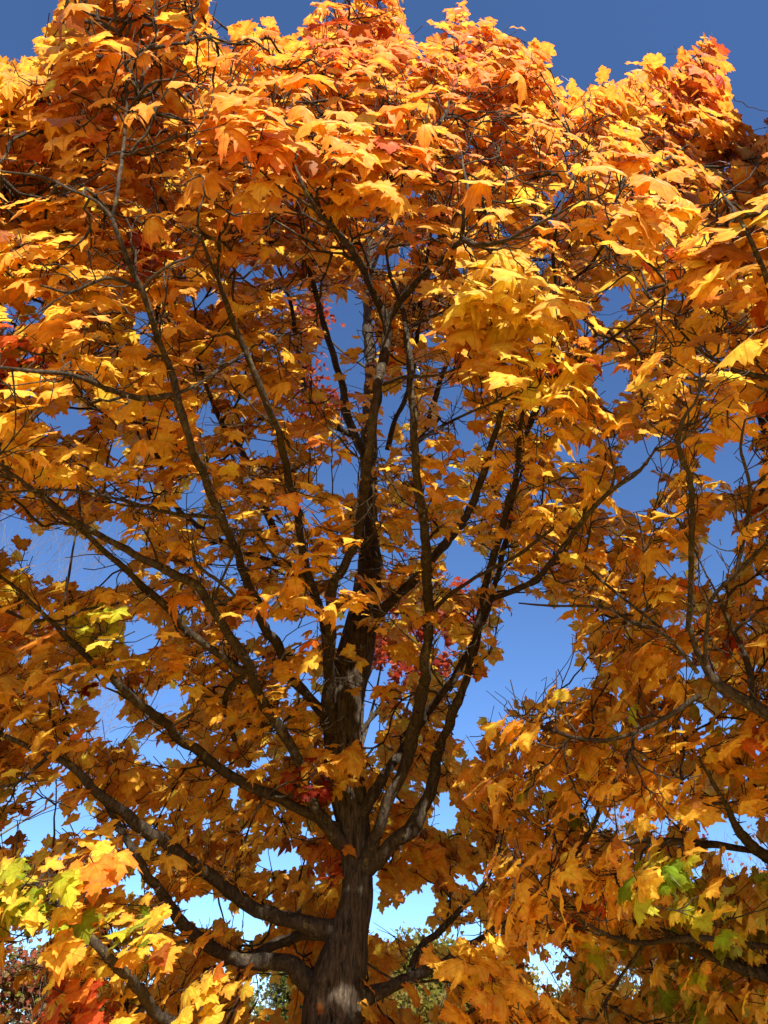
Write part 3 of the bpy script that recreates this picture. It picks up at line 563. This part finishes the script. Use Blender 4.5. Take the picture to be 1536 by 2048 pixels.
# accents: (px, py, radius, kind, share)
ACC = [(50,1790,80,'YG',.95),(100,1870,70,'YG',.9),(30,1850,45,'GR',.6),(250,1890,75,'GR',.6),(200,1275,65,'L',.95),(240,1310,40,'Y',.9),(150,1930,80,'GO',.9),(150,2030,75,'R',.95),(60,2060,60,'R',.7),(185,1740,50,'O',.95),
       (30,700,75,'R',.7),(20,1280,60,'O',.5),(170,1410,50,'C',.7),(620,1560,50,'C',.7),(660,1720,50,'RO',.95),(290,510,45,'C',.8),(1430,1255,50,'R',.5),(1175,1830,35,'R',.7),(1105,750,40,'RO',.7),(820,730,45,'RO',.7),
       (1080,1600,40,'G',.35),(1165,1640,35,'G',.5),(1330,1780,85,'YG',.75),(1480,1850,110,'YG',.6),(1180,1930,50,'G',.6),(940,610,60,'Y',.8),(1040,600,110,'Y',.85),(1090,730,80,'Y',.75),(1000,700,60,'Y',.6),(1230,1450,40,'L',.5),(1430,1420,50,'L',.6),(1300,1950,170,'O2',.5),
       (1450,350,80,'B',.5),(1490,470,80,'B',.4),(700,40,90,'RO',.5),(930,150,90,'RO',.2),(1400,130,80,'RO',.5),(1230,690,60,'RO',.4),(1450,2000,160,'YG',.35),(25,1130,40,'Y',.8),(20,1600,60,'L',.7),(840,470,40,'RO',.7),(1350,560,60,'RO',.4)]
PAL = {'YG': (YELLOW, LIME, GREEN), 'Y': (YELLOW, YELLOW, GOLD), 'GR': (GREEN, LIME, YELLOW), 'L': (LIME, YELLOW, LIME), 'GO': (GOLD, YELLOW, AMBER), 'R': (RED, RED, ORANGE * .7 + RED * .3), 'RO': (ORANGE * .6 + RED * .4, ORANGE, RED),
       'O': (ORANGE, AMBER, ORANGE), 'C': (CRIM, RED, CRIM), 'G': (GREEN, LIME, GREEN * .8), 'O2': (GOLD * .8, LIME * .8, GOLD), 'B': (AMBER * .6, GOLD * .55, BROWN)}  # B: amber and gold darkened to paint in the right edge's shade, plus brown leaves
part = np.zeros(NLF, int)                                      # 0 crown, else index of the spray that looks different
for ai, (ax_, ay_, ar, kind, share) in enumerate(ACC):
    q = (np.hypot(px - ax_, py - ay_) < ar) & (t < tfront(px, py) + 1.0) & (rng.random(NLF) < share)
    pc = np.array(PAL[kind])[rng.integers(0, 3, NLF)]
    col = np.where(q[:, None], pc, col)
    if kind in ('YG', 'GR', 'L', 'R', 'C', 'G') and share >= .8: part[q] = ai + 1
col = col * rng.uniform(.84, 1.08, NLF)[:, None] * np.column_stack([np.ones(NLF), 1 - .13 * top, 1 - .1 * top])   # the upper leaves have turned further
edge = np.where((rng.random(NLF) < .45)[:, None], col * np.array([.97, .68, .7]), col * np.array([1.0, .88, .9]))
col = np.where((rng.random(NLF) < .30)[:, None], col * np.array([.93, 1.10, 1.0]), col)
edge = np.where((rng.random(NLF) < .10 + .22 * top)[:, None], col * np.array([.88, .48, .8]), edge)

# ------------------------------------------------------------------ leaf blades
HALF = [(.0, .02), (.09, -.075), (.21, -.12), (.335, -.125), (.41, -.19), (.43, -.085), (.565, -.07), (.545, .03), (.50, .13), (.60, .165), (.715, .225), (.70, .315), (.82, .43), (.665, .445), (.63, .545), (.51, .535), (.405, .545), (.335, .575),
        (.365, .67), (.425, .775), (.29, .795), (.25, .885), (.125, .955), (.0, 1.12)]
LOW = [(.0, .0), (.20, -.12), (.41, -.17), (.56, -.06), (.51, .13), (.71, .23), (.80, .43), (.62, .54), (.34, .57), (.42, .77), (.24, .87), (.0, 1.1)]
def outline(h):
    h = np.array(h); return np.vstack([h, h[-2:0:-1] * [-1, 1]])
def leaf_template(h, ring):
    o = outline(h); c = np.array([[0.0, .20]]); m = len(o)
    if ring:
        cen_ = np.array([0, .24]); inner = cen_ + (o - cen_) * .5
        inner[0] = o[0] * 1.0 + [0, .05]
        V = np.vstack([o, inner, [[0, .24]]])
        i = np.arange(m); j = (i + 1) % m
        F = np.vstack([np.column_stack([i, j, m + j]), np.column_stack([i, m + j, m + i]), np.column_stack([m + i, m + j, np.full(m, 2 * m)])])
        e = np.concatenate([np.ones(m), np.full(m, .25), [0]])
    else:
        V = np.vstack([o, [[0, .22]]]); i = np.arange(m); j = (i + 1) % m
        F = np.column_stack([i, j, np.full(m, m)]); e = np.concatenate([np.ones(m), [0]])
    return V, F, e
def leaves_mesh(sel, ring):
    """blades for the chosen leaves -> V, F, colours, uv"""
    h = np.array(HALF if ring else LOW); V2, F, e = leaf_template(h, ring)
    n = len(sel); m = len(V2)
    if n == 0: return np.zeros((0, 3)), np.zeros((0, 3), int), np.zeros((0, 4)), np.zeros((0, 3))
    X = np.repeat(V2[None, :, 0], n, 0); Y = np.repeat(V2[None, :, 1], n, 0)
    jx = rng.uniform(.86, 1.12, (n, 1)); sk = rng.normal(0, .07, (n, 1))
    jit = rng.normal(0, .018, (n, m)) * (e > .9)
    Xl = X * jx + sk * Y + jit; Yl = Y + rng.normal(0, .018, (n, m)) * (e > .9)
    fold = rng.uniform(-.10, .42, (n, 1)); droop = rng.uniform(-.05, .55, (n, 1)); sdr = rng.uniform(0, .75, (n, 1)); dry = (rng.random((n, 1)) < .12) * rng.uniform(.5, 1.6, (n, 1)); sdr = sdr + dry; droop = droop + .5 * dry; ph = rng.uniform(0, 6.28, (n, 1))
    Z = fold * np.abs(Xl) - droop * np.maximum(Yl, 0) ** 2 - sdr * Xl ** 2 + .045 * np.sin(8 * Xl + ph) * e + .04 * np.sin(9 * Yl + 2 * ph) * e + rng.normal(0, .018, (n, m)) * e
    Bx = np.cross(ax[sel], nrm[sel])
    P = leaf_at[sel][:, None] + sz[sel][:, None, None] * (Xl[..., None] * Bx[:, None] + Yl[..., None] * ax[sel][:, None] + Z[..., None] * nrm[sel][:, None])
    C = col[sel][:, None] * (1 - e[None, :, None] ** 1.5) + edge[sel][:, None] * e[None, :, None] ** 1.5
    C = np.concatenate([C, np.ones((n, m, 1))], -1)
    UV = np.stack([X, Y, np.zeros_like(X)], -1)
    FF = (F[None] + (np.arange(n) * m)[:, None, None]).reshape(-1, 3)
    return P.reshape(-1, 3), FF, C.reshape(-1, 4), UV.reshape(-1, 3)
def petioles(sel):
    n = len(sel); a = leaf_from[sel]; b = leaf_at[sel]; d = b - a
    s = np.cross(d, [0, 0, 1.0]); s /= np.linalg.norm(s, axis=1)[:, None] + 1e-6; q = np.cross(s, d); q /= np.linalg.norm(q, axis=1)[:, None] + 1e-6
    mid = (a + b) / 2 + np.array([0, 0, .008])
    V = []
    for c_, r in ((a, .0011), (mid, .0008), (b, .0009)):
        for an in (0, 2.094, 4.189): V.append(c_ + r * (math.cos(an) * s + math.sin(an) * q))
    V = np.stack(V, 1).reshape(-1, 3)
    f = np.array([[r * 3 + i, r * 3 + (i + 1) % 3, r * 3 + 3 + (i + 1) % 3, r * 3 + 3 + i] for r in range(2) for i in range(3)])
    F = (f[None] + (np.arange(n) * 9)[:, None, None]).reshape(-1, 4)
    c = np.where((rng.random(n) < .5)[:, None], np.array([.40, .07, .03]), np.array([.55, .25, .05]))
    C = np.repeat(np.concatenate([c, np.ones((n, 1))], 1), 9, 0)
    return V, F, C, np.full((len(V), 3), 5.0)
def crown_mesh(name, sel, parent, label=None, kind=None):
    if len(sel) == 0: return None
    near = t[sel] < 5.2
    A = leaves_mesh(sel[near], True); B = leaves_mesh(sel[~near], False); Pt = petioles(sel)
    nA, nB = len(A[0]), len(B[0])
    V = np.vstack([A[0], B[0], Pt[0]]); F3 = np.vstack([A[1], B[1] + nA]); F4 = Pt[1] + nA + nB
    o = link_mesh(name, V, [F3, F4], M_LEAF, parent, {'leaf_color': ('FLOAT_COLOR', np.vstack([A[2], B[2], Pt[2]])), 'leaf_uv': ('FLOAT_VECTOR', np.vstack([A[3], B[3], Pt[3]]))})
    if label: o['label'] = label
    return o

# ------------------------------------------------------------------ assemble the two maples
maple = thing('maple_tree', 'big golden orange maple with upright dark limbs, its furrowed trunk standing in the open centre', 'tree', base)
side_base = np.array([AXIS['side'][0], AXIS['side'][1], 0.0])
side_maple = thing('maple_tree', 'amber maple whose boughs reach in beside the big one, some leaves still green', 'tree', side_base)
def grid_noise(m, k, nz, na):
    """smooth noise on a tube: m rings, k sides, nz x na cells, seamless around"""
    g_ = rng.random((nz + 2, na)); u = np.linspace(0, nz, m); v = np.arange(k) * na / k
    i = u.astype(int); f = u - i; f = (f * f * (3 - 2 * f))[:, None]; j = v.astype(int) % na; h = v - v.astype(int); h = (h * h * (3 - 2 * h))[None]
    j2 = (j + 1) % na
    return (g_[i][:, j] * (1 - h) + g_[i][:, j2] * h) * (1 - f) + (g_[i + 1][:, j] * (1 - h) + g_[i + 1][:, j2] * h) * f
def barked(T, P, r, k, amp):
    """a tube whose surface carries long broken ridges"""
    m = len(P); st = len(T.V); T.add(P, r, k, 0)
    ring = T.V[st].reshape(m, k, 3)
    n_ = 1 - np.abs(2 * grid_noise(m, k, int(m / 9), int(k / 5)) - 1) * 1.6 + .5 * grid_noise(m, k, int(m / 4), int(k / 2.5)) + .8 * grid_noise(m, k, int(m / 30), 7)
    d = ring - P[:, None]; d /= np.linalg.norm(d, axis=2)[..., None]
    T.V[st] = (ring + d * ((n_ - .9) * amp * np.minimum(1, r / .12)[:, None])[..., None]).reshape(-1, 3)
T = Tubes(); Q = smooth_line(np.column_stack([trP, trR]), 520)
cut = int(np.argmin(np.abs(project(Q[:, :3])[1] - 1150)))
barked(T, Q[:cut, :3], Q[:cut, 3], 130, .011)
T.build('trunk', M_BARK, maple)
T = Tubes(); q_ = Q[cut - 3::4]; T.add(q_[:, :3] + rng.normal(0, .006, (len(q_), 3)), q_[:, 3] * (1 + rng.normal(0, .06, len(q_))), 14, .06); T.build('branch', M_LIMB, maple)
T = Tubes()
sb = side_base
Q = smooth_line(np.array([[sb[0], sb[1], -.15, .34], [sb[0], sb[1], .4, .24], [sb[0] + .03, sb[1], 1.6, .20], [sb[0] - .04, sb[1] + .03, 3.0, .17], [sb[0], sb[1], 4.4, .12], [sb[0] + .05, sb[1], 6.0, .06], [sb[0], sb[1], 7.2, .015]]), 260)
barked(T, Q[:, :3], Q[:, 3], 70, .012)
for L, b in zip(LIMBS, built):                                 # carry its outer limbs home to that trunk
    if L['tree'] == 'side' and L['y0'] is not None:
        e = b['P'][0]; zt = max(.8, e[2] - .35 * np.hypot(e[0] - sb[0], e[1] - sb[1])); r = b['r'][0]
        Qs = smooth_line(np.array([[sb[0], sb[1], zt, r * 1.3], [(sb[0] + e[0]) / 2, (sb[1] + e[1]) / 2, (zt + e[2]) / 2 + .03, r * 1.1], [*e, r]]), 14)
        T.add(Qs[:, :3], Qs[:, 3], 12, .03)
T.build('trunk', M_BARK, side_maple)
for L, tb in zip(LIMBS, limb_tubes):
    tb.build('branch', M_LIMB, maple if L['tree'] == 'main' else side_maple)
for k_, root in ((0, maple), (1, side_maple)):
    crown_mesh('crown', np.where(keep & (tree_of == k_) & (part == 0))[0], root)
    for ai, acc in enumerate(ACC):
        sel = np.where(keep & (tree_of == k_) & (part == ai + 1))[0]
        if len(sel): crown_mesh('leaf_spray', sel, root, {'YG': 'yellow and lime leaves', 'GR': 'green leaves not yet turned', 'L': 'lime yellow leaves', 'G': 'green tinged leaves', 'R': 'bright red leaves', 'C': 'dark crimson leaves'}[acc[3]])
print('sprays', len(twigs), 'leaves', int(keep.sum()), 'of', NLF)

# ------------------------------------------------------------------ background trees and shrubs
def grow(T, p, d, l, r, depth, tips, spread=.55, up=.12, minr=.0022):
    n = 4; P = [np.array(p)]; d = np.array(d, float)
    for _ in range(n):
        d = d + rng.standard_normal(3) * .10 + np.array([0, 0, up * .3]); d /= np.linalg.norm(d); P.append(P[-1] + d * l / n)
    r1 = max(r * .68, minr); T.add(P, np.linspace(r, r1, n + 1), 8 if r > .03 else 4, .03)
    tips.append((P[-1], d, r1)); tips.append((P[2], d, r1))
    if depth <= 0: return
    for c in range(rng.integers(2, 4)):
        s = rng.standard_normal(3); s -= d * (s @ d); s /= np.linalg.norm(s)
        nd = d + s * rng.uniform(spread * .6, spread * 1.4) + np.array([0, 0, up]); nd /= np.linalg.norm(nd)
        grow(T, P[-1] if c < 2 else P[2], nd, l * rng.uniform(.68, .88), r1 * rng.uniform(.6, .85), depth - 1, tips, spread, up, minr)
def far_leaves(name, C, size, cols, parent, norm_up=.6):
    """a leafy mass as many small lobed blades"""
    global leaf_at, ax, nrm, sz, col, edge
    n = len(C); keepers = (leaf_at, ax, nrm, sz, col, edge)
    nr = rng.standard_normal((n, 3)) + np.array([0, -norm_up, norm_up]); nr /= np.linalg.norm(nr, axis=1)[:, None]
    a = rng.standard_normal((n, 3)); a -= nr * (a * nr).sum(1)[:, None]; a /= np.linalg.norm(a, axis=1)[:, None]
    leaf_at, ax, nrm = C, a, nr; sz = rng.uniform(.7, 1.25, n) * size
    col = np.array(cols)[rng.integers(0, len(cols), n)] * rng.uniform(.7, 1.2, (n, 1)); edge = col * [.95, .85, .9]
    V, F, CC, UV = leaves_mesh(np.arange(n), False)
    o = link_mesh(name, V, [F], M_SMALL if size < .06 else M_LEAF, parent, {'leaf_color': ('FLOAT_COLOR', CC), 'leaf_uv': ('FLOAT_VECTOR', UV)})
    leaf_at, ax, nrm, sz, col, edge = keepers
    return o
def ground_at(px_, Y):
    p = at_Y(np.array([float(px_)]), np.array([2048.0]), np.array([float(Y)]))[0]; return np.array([p[0], p[1], 0.0])

# crimson maple behind the big one
cb = ground_at(705, 10.5); crim = thing('maple_tree', 'crimson maple glimpsed behind the trunk and limbs of the big golden maple', 'tree', cb)
T = Tubes(); T.add(smooth_line(np.array([cb + [0, 0, -.1], cb + [.05, 0, 2], cb + [0, .05, 5], cb + [.1, 0, 6.8]]), 20), np.linspace(.16, .03, 20), 12, .03); T.build('trunk', M_LIMB, crim)
T = Tubes(); spots = []
CR = [(845,1250,60,70,10.2),(790,1190,36,40,10.4),(900,1225,42,42,10),(770,1290,32,36,10.6),(845,1335,36,32,10),(618,640,28,36,10.5),(600,770,40,50,11),(645,810,40,34,11)]
for cx, cyy, rx, ry, Y in CR:
    n_ = 30
    qx = cx + rng.normal(0, .5, n_) * rx; qy = cyy + rng.normal(0, .5, n_) * ry
    P_ = at_Y(qx, qy, Y + rng.normal(0, .35, n_))
    hub = P_.mean(0); st = np.array([cb[0] + .05, cb[1], max(1.5, hub[2] - 1.6)])
    T.add(smooth_line(np.array([st, (st + hub) / 2 + [0, 0, -.15], hub]), 10), np.linspace(.03, .010, 10), 6, .04)
    for p_ in P_:
        T.add(smooth_line(np.array([hub, (hub + p_) / 2 + rng.normal(0, .05, 3), p_]), 5), [.009, .007, .006, .005, .003], 4)
        m_ = rng.integers(6, 11); spots.append(p_ + rng.normal(0, 1, (m_, 3)) * [.16, .16, .09])
T.build('branch', M_LIMB, crim)
S = np.vstack(spots); qx, qy, qt = project(S)
S = S[(qy > np.interp(qx, SKY[:, 0], SKY[:, 1]) + 20)]
far_leaves('crown', S, .088, [CRIM, CRIM * 1.2, RED * .6, CRIM * .8, RED * .8], crim)

def bare_tree(loc, h, r, label, seed_leaves, lean=(0, 0), depth=6, cat='tree', spread=.5):
    o = thing('bare_tree', label, cat, loc); tips = []
    T = Tubes(); P = smooth_line(np.array([loc + [0, 0, -.1], loc + [lean[0] * .3, lean[1] * .3, h * .2], loc + [lean[0], lean[1], h * .42]]), 12)
    T.add(P, np.linspace(r * 1.25, r * .75, 12), 12, .03); T.build('trunk', M_BARE, o)
    T = Tubes()
    for k_ in range(5):
        f = .45 + .13 * k_; b_ = P[int(f * 11)]; an = k_ * 2.4 + rng.uniform(0, .6)
        grow(T, b_, (math.cos(an) * .7, math.sin(an) * .7, .9), h * .19, r * .5, depth, tips, spread)
    T.build('branch', M_BARE, o)
    if seed_leaves:
        tp = np.array([q[0] for q in tips if q[2] < .012]); tp = tp[rng.random(len(tp)) < seed_leaves]
        far_leaves('crown', np.vstack([tp + rng.normal(0, .06, tp.shape) for _ in range(2)]), .05, [BROWN * .8, BROWN * .5, GOLD * .5, CRIM * .8], o)
    return o
bare_tree(ground_at(-700, 10.5), 11.0, .12, 'grey leafless tree standing behind the left side of the golden maple', 0.0, (.3, 0))
bare_tree(ground_at(1215, 11), 3.7, .08, 'slim bare tree with a few brown leaves left on fine dark twigs', .16, (.25, 0))
bare_tree(ground_at(1480, 13), 5.2, .11, 'taller leafless tree with tangled black twigs behind the amber boughs', .08, (-.3, 0))
bare_tree(ground_at(1330, 15), 4.4, .09, 'low bare tree standing between the slim one and the taller one', .16, (.2, 0))

def shrub(px_, Y, h, wdt, cols, label, name, cat, n=5200, size=.055):
    loc = ground_at(px_, Y); o = thing(name, label, cat, loc, 'shrubs along the field edge'); T = Tubes(); tips = []
    for k_ in range(6):
        an = k_ * 1.05 + rng.uniform(0, .5)
        grow(T, loc + [math.cos(an) * .15, math.sin(an) * .15, -.05], (math.cos(an) * .5 * wdt / h, math.sin(an) * .5 * wdt / h, 1), h * .34, .035, 4, tips, .55)
    T.build('stem', M_BARE, o)
    n = int(n * 2.2); size *= 1.5
    # clumps of leaves on an uneven dome
    nc = 70; u = rng.random(nc) ** .5; an = rng.uniform(0, 6.283, nc); el = rng.random(nc)
    cx = np.cos(an) * u * wdt / 2 * np.sqrt(np.clip(1.15 - el ** 2.2, 0.05, 1)); cyy = np.sin(an) * u * wdt / 2 * np.sqrt(np.clip(1.15 - el ** 2.2, .05, 1)); cz = (.12 + .86 * el) * h
    cc = np.column_stack([cx, cyy, cz]); k_ = rng.integers(0, nc, n)
    P = loc + cc[k_] + rng.normal(0, 1, (n, 3)) * np.array([.30, .30, .24]) * h / 4
    far_leaves('foliage', P, size, cols, o)
OLIVE = np.array([.22, .24, .04]); DKGREEN = np.array([.07, .11, .025]); PALEY = np.array([.50, .40, .07]); RUST = np.array([.30, .10, .05]); STRAW = np.array([.42, .32, .14])
shrub(850, 22, 3.7, 3.6, [OLIVE, PALEY * .6, OLIVE * 1.2, OLIVE * .8], 'round yellow green shrub just to the trunk\'s side', 'shrub', 'shrub', 6500)
shrub(760, 27, 4.0, 3.0, [DKGREEN * 1.5, OLIVE, OLIVE * .8], 'olive shrub partly hidden by the maple trunk', 'shrub', 'shrub', 5000)
shrub(585, 24, 3.4, 1.9, [DKGREEN, DKGREEN * 1.5, OLIVE * .7], 'small dark green bush on the open side of the trunk base', 'bush', 'bush', 4000)
shrub(1010, 24, 3.3, 4.0, [PALEY, OLIVE, STRAW], 'pale yellow shrub under the lowest amber leaves', 'shrub', 'shrub', 5000)
shrub(15, 15, 2.9, 3.0, [RUST, RUST * 1.3, OLIVE, STRAW], 'rusty red and straw coloured thicket at the field edge', 'thicket', 'thicket', 6000, .04)
shrub(210, 19, 2.7, 3.6, [STRAW, OLIVE, OLIVE * .7, RUST], 'straw and olive thicket behind the red and yellow leaf sprays', 'thicket', 'thicket', 5000, .045)
shrub(420, 28, 3.3, 4.5, [OLIVE, PALEY * .7, DKGREEN * 1.4], 'hazy olive hedge shrub seen under the low left limb', 'shrub', 'shrub', 5000)
shrub(1230, 26, 3.2, 4.5, [OLIVE, PALEY, DKGREEN * 1.4], 'mixed green and yellow shrub below the slim bare tree', 'shrub', 'shrub', 4500)
